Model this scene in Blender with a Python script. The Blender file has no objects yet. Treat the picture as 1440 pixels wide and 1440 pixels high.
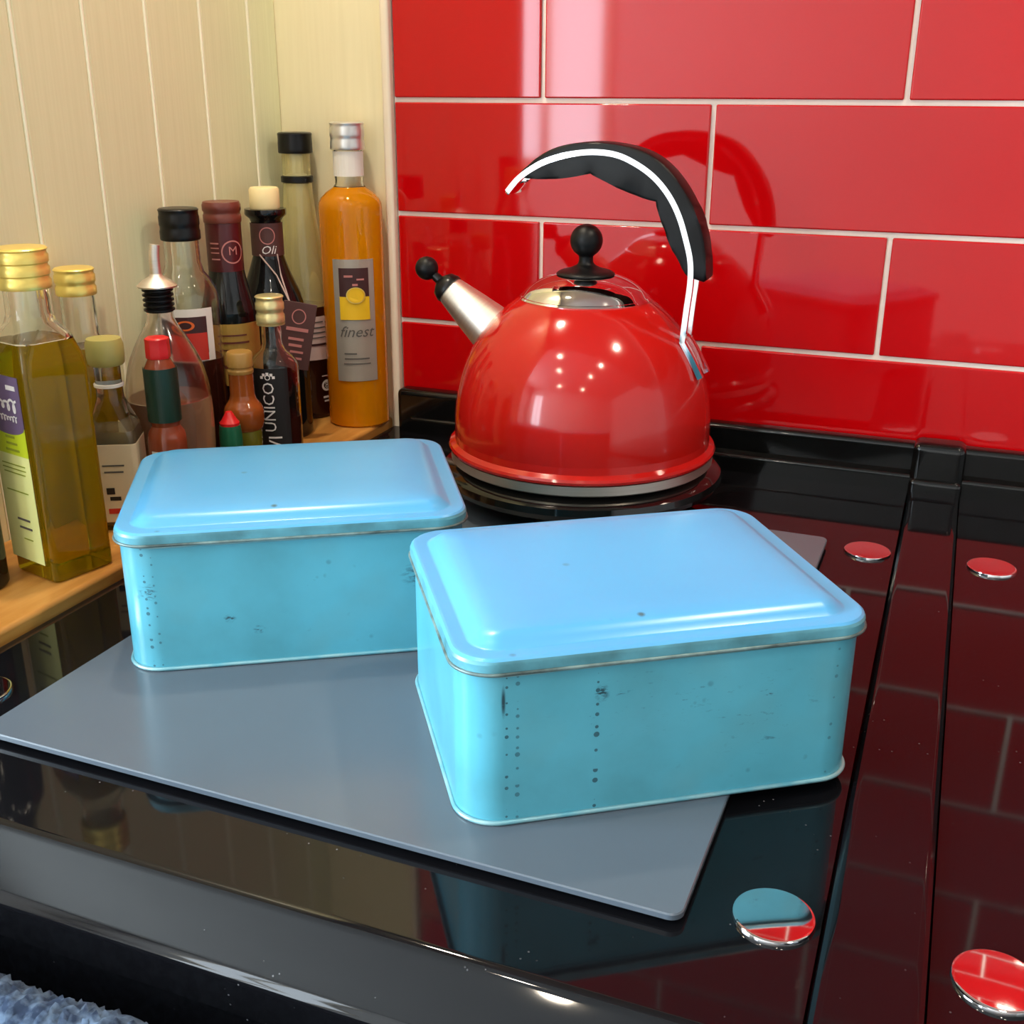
import bpy, bmesh, math, random
from mathutils import Vector, Matrix
random.seed(7)
PI = math.pi
S = bpy.context.scene
C = bpy.context.collection

# ------------------------------------------------------------------ camera
cd = bpy.data.cameras.new('camera'); cam = bpy.data.objects.new('camera', cd); C.objects.link(cam)
cd.sensor_fit = 'HORIZONTAL'; cd.sensor_width = 36.0; cd.lens = 1575.72 / 1440 * 36.0
cd.clip_start = 0.02; cd.clip_end = 60
yaw, pitch, roll = -0.37532, -0.35871, 0.00347
fw = Vector((math.sin(yaw)*math.cos(pitch), math.cos(yaw)*math.cos(pitch), math.sin(pitch)))
rt = Vector((math.cos(yaw), -math.sin(yaw), 0)); up = rt.cross(fw)
rt = rt*math.cos(roll) + up*math.sin(roll); up = rt.cross(fw)
m = Matrix((rt, up, -fw)).transposed().to_4x4(); m.translation = Vector((0.12168, -1.0059, 0.3222))
cam.matrix_world = m
S.camera = cam

# ------------------------------------------------------------------ world, lights, exposure
S.view_settings.view_transform = 'Standard'; S.view_settings.look = 'None'
S.view_settings.gamma = 1.0; S.view_settings.use_curve_mapping = False
S.view_settings.exposure = 0.0
W = bpy.data.worlds.new('World'); S.world = W; W.use_nodes = True
W.node_tree.nodes['Background'].inputs['Color'].default_value = (0.75, 0.86, 1.0, 1)
W.node_tree.nodes['Background'].inputs['Strength'].default_value = 1.0

def area_light(name, loc, target, sx, sy, power, col, shape='RECTANGLE', spread=PI):
    l = bpy.data.lights.new(name, 'AREA'); l.shape = shape; l.size = sx
    if shape in ('RECTANGLE', 'ELLIPSE'): l.size_y = sy
    l.energy = power; l.color = col; l.spread = spread
    o = bpy.data.objects.new(name, l); C.objects.link(o); o.location = loc
    d = Vector(target) - Vector(loc)
    o.rotation_euler = d.to_track_quat('-Z', 'Y').to_euler()
    return o
# daylight through the two windows behind the camera (they stand in the window openings)
area_light('window_daylight', (-1.33, -3.02, 0.66), (-1.33, 0, 0.66), 0.44, 1.14, 20, (0.78, 0.90, 1.0))
area_light('window_daylight', (-1.98, -1.75, 0.66), (0, -1.75, 0.66), 1.10, 1.14, 165, (0.72, 0.88, 1.0))
WARM = (1.0, 0.87, 0.68)
LAMPS = [(-0.38, -0.29, 0.95, 2.6), (0.33, -0.31, 0.95, 2.6), (-0.42, -1.06, 1.5, 2.2), (0.62, -1.07, 1.5, 2.2), (-0.40, -1.60, 1.5, 2.0), (0.56, -1.60, 1.5, 2.0), (-0.36, -2.50, 1.5, 3.5), (0.60, -2.50, 1.5, 3.5)]  # last two are an added row brightening the rear wall for tile reflections

# ------------------------------------------------------------------ materials
def mat(name, col=(0.8, 0.8, 0.8), rough=0.5, metal=0.0, trans=0.0, ior=1.5, coat=0.0, spec=0.5, emit=None, es=0.0, coat_rough=0.03):
    mm = bpy.data.materials.new(name); mm.use_nodes = True
    b = mm.node_tree.nodes['Principled BSDF']
    b.inputs['Base Color'].default_value = (*col, 1); b.inputs['Roughness'].default_value = rough
    b.inputs['Metallic'].default_value = metal; b.inputs['Transmission Weight'].default_value = trans
    b.inputs['IOR'].default_value = ior; b.inputs['Coat Weight'].default_value = coat
    b.inputs['Coat Roughness'].default_value = coat_rough; b.inputs['Specular IOR Level'].default_value = spec
    if emit: b.inputs['Emission Color'].default_value = (*emit, 1); b.inputs['Emission Strength'].default_value = es
    return mm
def nodes(mm): return mm.node_tree.nodes, mm.node_tree.links, mm.node_tree.nodes['Principled BSDF']
def tex_noise(mm, scale=(1, 1, 1), s=5.0, detail=4.0, coord='Object', rough=0.5):
    n, l, b = nodes(mm)
    tc = n.new('ShaderNodeTexCoord'); mp = n.new('ShaderNodeMapping'); mp.inputs['Scale'].default_value = scale
    t = n.new('ShaderNodeTexNoise'); t.inputs['Scale'].default_value = s; t.inputs['Detail'].default_value = detail; t.inputs['Roughness'].default_value = rough
    l.new(tc.outputs[coord], mp.inputs['Vector']); l.new(mp.outputs['Vector'], t.inputs['Vector'])
    return t
def ramp(mm, src, stops):
    n, l, b = nodes(mm); r = n.new('ShaderNodeValToRGB'); e = r.color_ramp.elements
    while len(e) < len(stops): e.new(0.5)
    for i, (p, c) in enumerate(stops): e[i].position = p; e[i].color = (*c, 1) if len(c) == 3 else c
    l.new(src, r.inputs['Fac']); return r
def bump(mm, src, strength=0.2, dist=0.001):
    n, l, b = nodes(mm); k = n.new('ShaderNodeBump'); k.inputs['Strength'].default_value = strength; k.inputs['Distance'].default_value = dist
    l.new(src, k.inputs['Height']); l.new(k.outputs['Normal'], b.inputs['Normal']); return k
M = {}
def noisy(name, c1, c2, scale=(1, 1, 1), s=8.0, rough=0.5, bmp=0.0, lo=0.3, hi=0.7, **kw):
    mm = mat(name, c1, rough, **kw); n, l, b = nodes(mm)
    t = tex_noise(mm, scale, s); r = ramp(mm, t.outputs['Fac'], [(lo, c1), (hi, c2)])
    l.new(r.outputs['Color'], b.inputs['Base Color'])
    if bmp: bump(mm, t.outputs['Fac'], bmp)
    M[name] = mm; return mm
noisy('tile_glaze', (0.49, 0.0010, 0.003), (0.53, 0.0012, 0.003), s=3, rough=0.05, coat=0.0)
tn = tex_noise(M['tile_glaze'], s=9.0, detail=1.0); bump(M['tile_glaze'], tn.outputs['Fac'], 0.012, 0.002)
noisy('grout', (0.90, 0.83, 0.72), (0.95, 0.88, 0.78), s=60, rough=0.8, bmp=0.1)
noisy('board_paint', (0.76, 0.735, 0.45), (0.81, 0.785, 0.50), scale=(60, 60, 1.5), s=6, rough=0.42, bmp=0.12)
noisy('cream_paint', (0.80, 0.70, 0.44), (0.84, 0.74, 0.48), scale=(40, 40, 2), s=5, rough=0.4, bmp=0.05)
noisy('bead_lit_paint', (0.92, 0.87, 0.63), (0.95, 0.90, 0.67), s=30, rough=0.4)  # paler than the boards: highlight along the beads put into the colour
noisy('trim_paint', (0.80, 0.68, 0.52), (0.84, 0.72, 0.56), s=20, rough=0.3)
noisy('room_wall', (0.78, 0.74, 0.70), (0.82, 0.78, 0.74), s=4, rough=0.8)
noisy('ceiling_paint', (0.50, 0.48, 0.45), (0.54, 0.52, 0.49), s=4, rough=0.9)
noisy('floor_stone', (0.05, 0.035, 0.028), (0.08, 0.06, 0.05), s=6, rough=0.5)
# oak worktop
wood = mat('oak', (0.5, 0.25, 0.06), 0.35); M['oak'] = wood; n, l, b = nodes(wood)
t = tex_noise(wood, (9, 1.2, 9), 9.0, 6.0); r = ramp(wood, t.outputs['Fac'], [(0.25, (0.33, 0.125, 0.022)), (0.5, (0.52, 0.235, 0.05)), (0.75, (0.64, 0.33, 0.09))])
l.new(r.outputs['Color'], b.inputs['Base Color']); bump(wood, t.outputs['Fac'], 0.1)
# black enamel with dust flecks
def enamel(name, dust):
    mm = mat(name, (0.004, 0.004, 0.005), 0.05, ior=1.45, spec=0.42); nn, ll, bb = nodes(mm)
    tc = nn.new('ShaderNodeTexCoord'); v = nn.new('ShaderNodeTexVoronoi'); v.inputs['Scale'].default_value = 170
    ll.new(tc.outputs['Object'], v.inputs['Vector'])
    rr = ramp(mm, v.outputs['Distance'], [(0.0, (1, 1, 1)), (0.05, (1, 1, 1)), (0.09, (0, 0, 0))])
    v2 = nn.new('ShaderNodeTexNoise'); v2.inputs['Scale'].default_value = 23; ll.new(tc.outputs['Object'], v2.inputs['Vector'])
    r2 = ramp(mm, v2.outputs['Fac'], [(0.55, (0, 0, 0)), (0.68, (1, 1, 1))])
    mu = nn.new('ShaderNodeMath'); mu.operation = 'MULTIPLY'; ll.new(rr.outputs['Color'], mu.inputs[0]); ll.new(r2.outputs['Color'], mu.inputs[1])
    mx = nn.new('ShaderNodeMix'); mx.data_type = 'RGBA'; mx.inputs['A'].default_value = (0.004, 0.004, 0.005, 1); mx.inputs['B'].default_value = (dust, dust, dust*1.05, 1)
    ll.new(mu.outputs[0], mx.inputs['Factor']); ll.new(mx.outputs['Result'], bb.inputs['Base Color'])
    tn = tex_noise(mm, s=10.0, detail=1.0); bump(mm, tn.outputs['Fac'], 0.006, 0.002)
    M[name] = mm
enamel('black_enamel', 0.16)
M['black_gloss'] = mat('black_gloss', (0.004, 0.004, 0.004), 0.08)
M['black_plastic'] = mat('black_plastic', (0.004, 0.004, 0.004), 0.30, spec=0.3)
M['black_rubber'] = mat('black_rubber', (0.004, 0.004, 0.0045), 0.40, spec=0.25)
M['dark_gap'] = mat('dark_gap', (0.003, 0.003, 0.003), 0.6)
M['chrome'] = mat('chrome', (0.86, 0.86, 0.87), 0.05, metal=1.0)
noisy('steel', (0.74, 0.68, 0.60), (0.82, 0.76, 0.68), scale=(1, 1, 40), s=20, rough=0.42, metal=1.0)
noisy('kettle_red', (0.44, 0.007, 0.005), (0.48, 0.009, 0.006), s=6, rough=0.12, coat=0.3)
noisy('slab_grey', (0.082, 0.103, 0.130), (0.096, 0.118, 0.146), s=5, rough=0.22)
noisy('slab_edge', (0.45, 0.46, 0.55), (0.52, 0.53, 0.62), s=30, rough=0.2)
def tin_material(name, dots, scuffs):
    mm = mat(name, (0.13, 0.46, 0.60), 0.30, coat=0.25, coat_rough=0.2); nn, ll, bb = nodes(mm)
    tc = nn.new('ShaderNodeTexCoord')
    t1 = tex_noise(mm, (1, 1, 1), 16.0, 5.0); base = ramp(mm, t1.outputs['Fac'], [(0.30, (0.072, 0.295, 0.37)), (0.55, (0.088, 0.375, 0.49)), (0.75, (0.100, 0.415, 0.54))])
    # fine rust specks
    v = nn.new('ShaderNodeTexVoronoi'); v.inputs['Scale'].default_value = 115; ll.new(tc.outputs['Object'], v.inputs['Vector'])
    r1 = ramp(mm, v.outputs['Distance'], [(0.0, (1, 1, 1)), (0.10, (1, 1, 1)), (0.22, (0, 0, 0))])
    t2 = tex_noise(mm, (1, 1, 1), 30.0, 3.0); r2 = ramp(mm, t2.outputs['Fac'], [(0.60, (0, 0, 0)), (0.72, (1, 1, 1))])
    mu = nn.new('ShaderNodeMath'); mu.operation = 'MULTIPLY'; ll.new(r1.outputs['Color'], mu.inputs[0]); ll.new(r2.outputs['Color'], mu.inputs[1])
    acc = mu.outputs[0]
    # vertical rows of worn dots on the long side, each at its own x
    sx = nn.new('ShaderNodeSeparateXYZ'); ll.new(tc.outputs['Object'], sx.inputs[0])
    for (x0, w, sc, thr) in dots:
        d = nn.new('ShaderNodeMath'); d.operation = 'SUBTRACT'; ll.new(sx.outputs['X'], d.inputs[0]); d.inputs[1].default_value = x0
        a = nn.new('ShaderNodeMath'); a.operation = 'ABSOLUTE'; ll.new(d.outputs[0], a.inputs[0])
        lt = nn.new('ShaderNodeMath'); lt.operation = 'LESS_THAN'; ll.new(a.outputs[0], lt.inputs[0]); lt.inputs[1].default_value = w
        ty = nn.new('ShaderNodeMath'); ty.operation = 'LESS_THAN'; ll.new(sx.outputs['Y'], ty.inputs[0]); ty.inputs[1].default_value = -0.05
        # round dots of uneven size down the row
        tz = nn.new('ShaderNodeTexVoronoi'); tz.voronoi_dimensions = '1D'; tz.inputs['Scale'].default_value = sc; ll.new(sx.outputs['Z'], tz.inputs['W'])
        tr_ = nn.new('ShaderNodeMath'); tr_.operation = 'DIVIDE'; ll.new(tz.outputs['Distance'], tr_.inputs[0]); tr_.inputs[1].default_value = sc
        sq1 = nn.new('ShaderNodeMath'); sq1.operation = 'POWER'; ll.new(tr_.outputs[0], sq1.inputs[0]); sq1.inputs[1].default_value = 2
        sq2 = nn.new('ShaderNodeMath'); sq2.operation = 'POWER'; ll.new(a.outputs[0], sq2.inputs[0]); sq2.inputs[1].default_value = 2
        sm = nn.new('ShaderNodeMath'); sm.operation = 'ADD'; ll.new(sq1.outputs[0], sm.inputs[0]); ll.new(sq2.outputs[0], sm.inputs[1])
        rt_ = nn.new('ShaderNodeMath'); rt_.operation = 'SQRT'; ll.new(sm.outputs[0], rt_.inputs[0])
        nz_ = nn.new('ShaderNodeMath'); nz_.operation = 'MULTIPLY'; sc_ = nn.new('ShaderNodeSeparateColor'); ll.new(tz.outputs['Color'], sc_.inputs[0]); ll.new(sc_.outputs[0], nz_.inputs[0]); nz_.inputs[1].default_value = w
        g = nn.new('ShaderNodeMath'); g.operation = 'LESS_THAN'; ll.new(rt_.outputs[0], g.inputs[0]); ll.new(nz_.outputs[0], g.inputs[1])
        m1 = nn.new('ShaderNodeMath'); m1.operation = 'MULTIPLY'; m1.inputs[0].default_value = thr; ll.new(g.outputs[0], m1.inputs[1])
        m2 = nn.new('ShaderNodeMath'); m2.operation = 'MULTIPLY'; ll.new(m1.outputs[0], m2.inputs[0]); ll.new(ty.outputs[0], m2.inputs[1])
        mxm = nn.new('ShaderNodeMath'); mxm.operation = 'MAXIMUM'; ll.new(acc, mxm.inputs[0]); ll.new(m2.outputs[0], mxm.inputs[1]); acc = mxm.outputs[0]
    # dark scuff streaks and a thin scratch, each inside its own patch of the long side
    for (cx, cz, rx, rz, scl, th_) in scuffs:
        mp = nn.new('ShaderNodeMapping'); mp.inputs['Location'].default_value = (-cx/rx, 0, -cz/rz); mp.inputs['Scale'].default_value = (1/rx, 0, 1/rz); ll.new(tc.outputs['Object'], mp.inputs['Vector'])
        ln_ = nn.new('ShaderNodeVectorMath'); ln_.operation = 'LENGTH'; ll.new(mp.outputs['Vector'], ln_.inputs[0])
        fall = ramp(mm, ln_.outputs['Value'], [(0.35, (1, 1, 1)), (1.0, (0, 0, 0))])
        ns = tex_noise(mm, (1, 1, 3.0), scl, 5.0, rough=0.7); nr = ramp(mm, ns.outputs['Fac'], [(th_, (0, 0, 0)), (th_+0.10, (1, 1, 1))])
        mm1 = nn.new('ShaderNodeMath'); mm1.operation = 'MULTIPLY'; ll.new(fall.outputs['Color'], mm1.inputs[0]); ll.new(nr.outputs['Color'], mm1.inputs[1])
        ty2 = nn.new('ShaderNodeMath'); ty2.operation = 'LESS_THAN'; ll.new(sx.outputs['Y'], ty2.inputs[0]); ty2.inputs[1].default_value = -0.05
        mm2 = nn.new('ShaderNodeMath'); mm2.operation = 'MULTIPLY'; ll.new(mm1.outputs[0], mm2.inputs[0]); ll.new(ty2.outputs[0], mm2.inputs[1])
        mxm = nn.new('ShaderNodeMath'); mxm.operation = 'MAXIMUM'; ll.new(acc, mxm.inputs[0]); ll.new(mm2.outputs[0], mxm.inputs[1]); acc = mxm.outputs[0]
    # large faint brownish stains
    t3 = tex_noise(mm, (1, 1, 1), 11.0, 3.0); r3 = ramp(mm, t3.outputs['Fac'], [(0.56, (0, 0, 0)), (0.75, (0.5, 0.5, 0.5))])
    mx0 = nn.new('ShaderNodeMix'); mx0.data_type = 'RGBA'; mx0.inputs['B'].default_value = (0.13, 0.27, 0.27, 1)
    ll.new(r3.outputs['Color'], mx0.inputs['Factor']); ll.new(base.outputs['Color'], mx0.inputs['A'])
    mx = nn.new('ShaderNodeMix'); mx.data_type = 'RGBA'; mx.inputs['B'].default_value = (0.02, 0.06, 0.08, 1)
    ll.new(acc, mx.inputs['Factor']); ll.new(mx0.outputs['Result'], mx.inputs['A']); ll.new(mx.outputs['Result'], bb.inputs['Base Color'])
    bump(mm, t1.outputs['Fac'], 0.03, 0.002)
    M[name] = mm
tin_material('tin_paint_worn', [(-0.078, 0.0010, 150, 0.8), (-0.073, 0.0013, 190, 0.6), (-0.036, 0.0015, 165, 0.85), (0.082, 0.0010, 120, 0.5)], [(-0.0795, 0.064, 0.0012, 0.009, 60, 0.30), (-0.034, 0.063, 0.004, 0.005, 300, 0.45), (0.045, 0.045, 0.035, 0.03, 90, 0.60), (-0.015, 0.055, 0.05, 0.02, 160, 0.63)])
tin_material('tin_paint_specked', [(-0.085, 0.0012, 190, 0.7), (-0.080, 0.0009, 160, 0.6)], [(0.075, 0.050, 0.017, 0.010, 150, 0.47), (-0.084, 0.050, 0.006, 0.006, 260, 0.50), (-0.040, 0.030, 0.004, 0.003, 300, 0.48), (-0.024, 0.022, 0.004, 0.003, 300, 0.48)])
noisy('tin_lid_sky_paint', (0.075, 0.335, 0.62), (0.085, 0.365, 0.66), s=10, rough=0.28, coat=0.2, coat_rough=0.25)  # blue of cool daylight on the lids put into the paint colour
nn, ll, bb = nodes(M['tin_lid_sky_paint'])
tc = nn.new('ShaderNodeTexCoord'); v = nn.new('ShaderNodeTexVoronoi'); v.inputs['Scale'].default_value = 55; ll.new(tc.outputs['Object'], v.inputs['Vector'])
r1 = ramp(M['tin_lid_sky_paint'], v.outputs['Distance'], [(0.0, (1, 1, 1)), (0.05, (1, 1, 1)), (0.13, (0, 0, 0))])
t2 = tex_noise(M['tin_lid_sky_paint'], (1, 1, 1), 22.0, 3.0); r2 = ramp(M['tin_lid_sky_paint'], t2.outputs['Fac'], [(0.60, (0, 0, 0)), (0.70, (1, 1, 1))])
mu = nn.new('ShaderNodeMath'); mu.operation = 'MULTIPLY'; ll.new(r1.outputs['Color'], mu.inputs[0]); ll.new(r2.outputs['Color'], mu.inputs[1])
old = bb.inputs['Base Color'].links[0].from_socket
mx = nn.new('ShaderNodeMix'); mx.data_type = 'RGBA'; mx.inputs['B'].default_value = (0.05, 0.13, 0.17, 1); ll.new(mu.outputs[0], mx.inputs['Factor']); ll.new(old, mx.inputs['A']); ll.new(mx.outputs['Result'], bb.inputs['Base Color'])
noisy('tin_skirt_paint', (0.05, 0.16, 0.19), (0.11, 0.36, 0.46), s=45, rough=0.32, lo=0.30, hi=0.66)
noisy('tin_rim', (0.12, 0.38, 0.47), (0.30, 0.48, 0.50), s=60, rough=0.28, metal=0.3)
noisy('tin_seam', (0.045, 0.07, 0.07), (0.20, 0.30, 0.30), s=80, rough=0.4, metal=0.3)
noisy('terry', (0.012, 0.026, 0.060), (0.085, 0.130, 0.205), s=150, rough=1.0, lo=0.38, hi=0.60)
# bottles
M['glass'] = mat('glass', (0.97, 0.98, 0.95), 0.0, trans=1.0, ior=1.45)
M['glass_green'] = mat('glass_green', (0.94, 0.86, 0.46), 0.0, trans=0.72, ior=1.45)
M['glass_frosted'] = mat('glass_frosted', (0.93, 0.88, 0.84), 0.10, trans=1.0, ior=1.45)
def liquid(name, col, tr=0.6): M[name] = mat(name, col, 0.0, trans=tr, ior=1.36)
liquid('olive_oil', (0.42, 0.27, 0.004), 0.78); liquid('amber_syrup', (0.96, 0.36, 0.003), 0.56); liquid('pink_vinegar', (0.58, 0.33, 0.21), 0.75)
liquid('pale_oil', (0.90, 0.84, 0.36)); liquid('dark_liquid', (0.08, 0.02, 0.012)); liquid('brown_liquid', (0.42, 0.10, 0.02)); liquid('grey_liquid', (0.55, 0.47, 0.30))
liquid('green_oil', (0.40, 0.42, 0.05))
def plain(name, col, rough=0.4, metal=0.0, **k):
    noisy(name, tuple(c*0.94 for c in col), tuple(min(1, c*1.04) for c in col), s=40, rough=rough, metal=metal, **k)
plain('dark_glass', (0.006, 0.006, 0.006), 0.07); plain('brown_glass', (0.035, 0.010, 0.006), 0.08); plain('maroon_foil', (0.085, 0.008, 0.010), 0.28)
plain('gold_cap', (0.90, 0.68, 0.17), 0.32, 0.55); plain('pale_gold_cap', (0.86, 0.74, 0.36), 0.30, 0.65); plain('olive_cap', (0.40, 0.35, 0.10), 0.45); plain('bronze_cap', (0.36, 0.20, 0.045), 0.4); plain('silver_cap', (0.72, 0.70, 0.68), 0.3, 0.8)
plain('red_cap', (0.62, 0.012, 0.015), 0.35); plain('cork_cream', (0.86, 0.70, 0.36), 0.6); plain('brown_cap', (0.16, 0.035, 0.022), 0.35)
plain('white_paper', (0.80, 0.76, 0.70), 0.6); plain('cream_paper', (0.70, 0.58, 0.38), 0.7); plain('pink_paper', (0.74, 0.56, 0.52), 0.6)
plain('purple_paper', (0.15, 0.10, 0.19), 0.5); plain('lime_paper', (0.55, 0.66, 0.02), 0.5); plain('pale_lime_paper', (0.80, 0.83, 0.33), 0.5)
plain('silver_paper', (0.42, 0.37, 0.31), 0.35, 0.3); plain('gold_paper', (0.52, 0.31, 0.06), 0.45, 0.2); plain('black_paper', (0.010, 0.009, 0.010), 0.5); plain('tag_brown', (0.085, 0.030, 0.026), 0.55)
plain('dark_green_paper', (0.004, 0.030, 0.019), 0.4); plain('green_paper', (0.008, 0.12, 0.055), 0.4); plain('yellow_print', (0.85, 0.52, 0.01), 0.5); plain('brown_print', (0.05, 0.014, 0.014), 0.5)
plain('orange_print', (0.75, 0.14, 0.02), 0.5); plain('red_print', (0.58, 0.03, 0.015), 0.5); plain('grey_print', (0.10, 0.09, 0.08), 0.6); plain('white_print', (0.80, 0.76, 0.74), 0.5); plain('pink_print', (0.55, 0.20, 0.18), 0.5)
plain('olive_glass', (0.16, 0.15, 0.015), 0.1); plain('orange_brown_sauce', (0.26, 0.065, 0.012), 0.1); plain('red_sauce', (0.22, 0.045, 0.018), 0.12); plain('string', (0.50, 0.36, 0.32), 0.8); plain('olive_print', (0.28, 0.33, 0.02), 0.6)
M['lamp_lens'] = mat('lamp_lens', (1, 1, 1), 0.4, emit=(1.0, 0.82, 0.6), es=12.0)

# ------------------------------------------------------------------ mesh helpers
def link(name, me, material=None, parent=None, smooth=False):
    o = bpy.data.objects.new(name, me); C.objects.link(o)
    if material is not None: me.materials.append(M[material] if isinstance(material, str) else material)
    if parent is not None: o.parent = parent
    if smooth:
        for pl in me.polygons: pl.use_smooth = True
    return o
def from_bm(name, bm, material, parent=None, smooth=False):
    bmesh.ops.recalc_face_normals(bm, faces=bm.faces)
    me = bpy.data.meshes.new(name); bm.to_mesh(me); bm.free()
    return link(name, me, material, parent, smooth)
def sharp(o, ang=40):
    me = o.data
    for pl in me.polygons: pl.use_smooth = True
    try: me.set_sharp_from_angle(angle=math.radians(ang))
    except Exception: pass
    return o
def wnorm(o):
    w = o.modifiers.new('weighted_normals', 'WEIGHTED_NORMAL'); w.keep_sharp = True; w.weight = 60; return o
def box_bm(x0, x1, y0, y1, z0, z1, bev=0.0, seg=2):
    bm = bmesh.new(); bmesh.ops.create_cube(bm, size=1)
    for vv in bm.verts: vv.co = Vector((x0+(vv.co.x+.5)*(x1-x0), y0+(vv.co.y+.5)*(y1-y0), z0+(vv.co.z+.5)*(z1-z0)))
    if bev: bmesh.ops.bevel(bm, geom=bm.edges[:], offset=bev, segments=seg, profile=0.5, affect='EDGES')
    return bm
def box(name, x0, x1, y0, y1, z0, z1, material, parent=None, bev=0.0, seg=2):
    o = sharp(from_bm(name, box_bm(x0, x1, y0, y1, z0, z1, bev, seg), material, parent)); return wnorm(o) if bev else o
def lathe_bm(prof, n=40, closed=False):
    bm = bmesh.new(); rings = []
    for (r, z) in prof:
        if r < 1e-5: rings.append([bm.verts.new((0, 0, z))])
        else: rings.append([bm.verts.new((r*math.cos(2*PI*i/n), r*math.sin(2*PI*i/n), z)) for i in range(n)])
    pairs = list(zip(rings, rings[1:]))
    if closed: pairs.append((rings[-1], rings[0]))
    for a, b in pairs:
        if len(a) == 1 and len(b) == 1: continue
        for i in range(n):
            j = (i+1) % n
            if len(a) == 1: bm.faces.new((a[0], b[i], b[j]))
            elif len(b) == 1: bm.faces.new((a[i], a[j], b[0]))
            else: bm.faces.new((a[i], a[j], b[j], b[i]))
    return bm
def lathe(name, prof, material, parent=None, n=40, closed=False, ang=38):
    return sharp(from_bm(name, lathe_bm(prof, n, closed), material, parent), ang)
def smooth_prof(pts, k=4):
    # Catmull-Rom through (r,z) points
    out = []
    for i in range(len(pts)-1):
        p0 = pts[max(i-1, 0)]; p1 = pts[i]; p2 = pts[i+1]; p3 = pts[min(i+2, len(pts)-1)]
        for s in range(k):
            t = s/k
            out.append(tuple(max(0.0, 0.5*((2*p1[c])+(-p0[c]+p2[c])*t+(2*p0[c]-5*p1[c]+4*p2[c]-p3[c])*t*t+(-p0[c]+3*p1[c]-3*p2[c]+p3[c])*t**3)) if c == 0 else 0.5*((2*p1[c])+(-p0[c]+p2[c])*t+(2*p0[c]-5*p1[c]+4*p2[c]-p3[c])*t*t+(-p0[c]+3*p1[c]-3*p2[c]+p3[c])*t**3) for c in (0, 1)))
    out.append(pts[-1]); return out
def loft(name, rings, material, parent=None, cap=True, ang=40):
    bm = bmesh.new(); R = [[bm.verts.new(p) for p in r] for r in rings]; n = len(R[0])
    for a, b in zip(R, R[1:]):
        for i in range(n):
            j = (i+1) % n; bm.faces.new((a[i], a[j], b[j], b[i]))
    if cap: bm.faces.new(R[0]); bm.faces.new(R[-1])
    return wnorm(sharp(from_bm(name, bm, material, parent), ang))
def rrect(hx, hy, r, z, k=6):
    r = min(r, hx-1e-5, hy-1e-5); out = []
    for cx, cy, a0 in ((hx-r, hy-r, 0), (-hx+r, hy-r, PI/2), (-hx+r, -hy+r, PI), (hx-r, -hy+r, 1.5*PI)):
        for i in range(k+1):
            a = a0+PI/2*i/k; out.append((cx+r*math.cos(a), cy+r*math.sin(a), z))
    return out
def tube_bm(bm, pts, rad, n=10, closed=False):
    P = [Vector(p) for p in pts]; rings = []
    for i, p in enumerate(P):
        if closed: t = P[(i+1) % len(P)]-P[i-1]
        else: t = P[min(i+1, len(P)-1)]-P[max(i-1, 0)]
        t.normalize(); a = Vector((0, 0, 1)) if abs(t.z) < 0.9 else Vector((0, 1, 0))
        u = t.cross(a).normalized(); w = u.cross(t); rr = rad[i] if isinstance(rad, (list, tuple)) else rad
        rings.append([bm.verts.new(p+u*math.cos(2*PI*k/n)*rr+w*math.sin(2*PI*k/n)*rr) for k in range(n)])
    seq = list(zip(rings, rings[1:]))
    if closed: seq.append((rings[-1], rings[0]))
    for a, b in seq:
        for i in range(n):
            j = (i+1) % n; bm.faces.new((a[i], a[j], b[j], b[i]))
    if not closed: bm.faces.new(rings[0]); bm.faces.new(rings[-1])
def tube(name, pts, rad, material, parent=None, n=10, closed=False):
    bm = bmesh.new(); tube_bm(bm, pts, rad, n, closed); return sharp(from_bm(name, bm, material, parent), 50)
def prism_x(name, yz, x0, x1, material, parent=None):
    rings = [[(x, y, z) for (y, z) in yz] for x in (x0, x1)]
    return loft(name, rings, material, parent, ang=30)
def thing(name, label, cat, loc=(0, 0, 0), rz=0.0, group=None):
    o = bpy.data.objects.new(name, None); C.objects.link(o); o.location = loc; o.rotation_euler = (0, 0, rz); o.empty_display_size = 0.02
    o['label'] = label; o['category'] = cat
    if group: o['group'] = group
    return o
def tag(o, label, cat, group=None):
    o['label'] = label; o['category'] = cat
    if group: o['group'] = group
    return o
def struct(o): o['kind'] = 'structure'; return o

# ------------------------------------------------------------------ THE ROOM
GX = -0.514
# tiled wall (back): grout bed with single tiles
wb = struct(box('wall_back', -0.56, 2.0, -0.0055, 0.12, -0.95, 1.6, 'grout'))
A, TW, TH, Z1, G = -0.2436, 0.3081, 0.103, 0.315, 0.0043
TX0 = -0.3905
tile_cache = {}
def tile(x0, x1, z0, z1):
    key = (round(x1-x0, 4), round(z1-z0, 4))
    if key not in tile_cache:
        bm = box_bm(-(x1-x0)/2, (x1-x0)/2, -0.0035, 0.0035, -(z1-z0)/2, (z1-z0)/2, 0.0013, 3)
        o = sharp(from_bm('tile', bm, 'tile_glaze', wb), 50); tile_cache[key] = o.data
    else: o = link('tile', tile_cache[key], None, wb)
    wnorm(o); o.location = ((x0+x1)/2, -0.0055, (z0+z1)/2)
for row in range(-4, 6):
    z1 = Z1-row*TH+TH; z0 = z1-TH
    if z1 < -0.1: continue
    off = A if row % 2 == 0 else A+TW/2
    x = off-2*TW
    while x < 1.9:
        a, b2 = x+G/2, x+TW-G/2; a = max(a, TX0)
        if b2-a > 0.02: tile(a, min(b2, 1.9), z0+G/2, z1-G/2)
        x += TW
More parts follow.
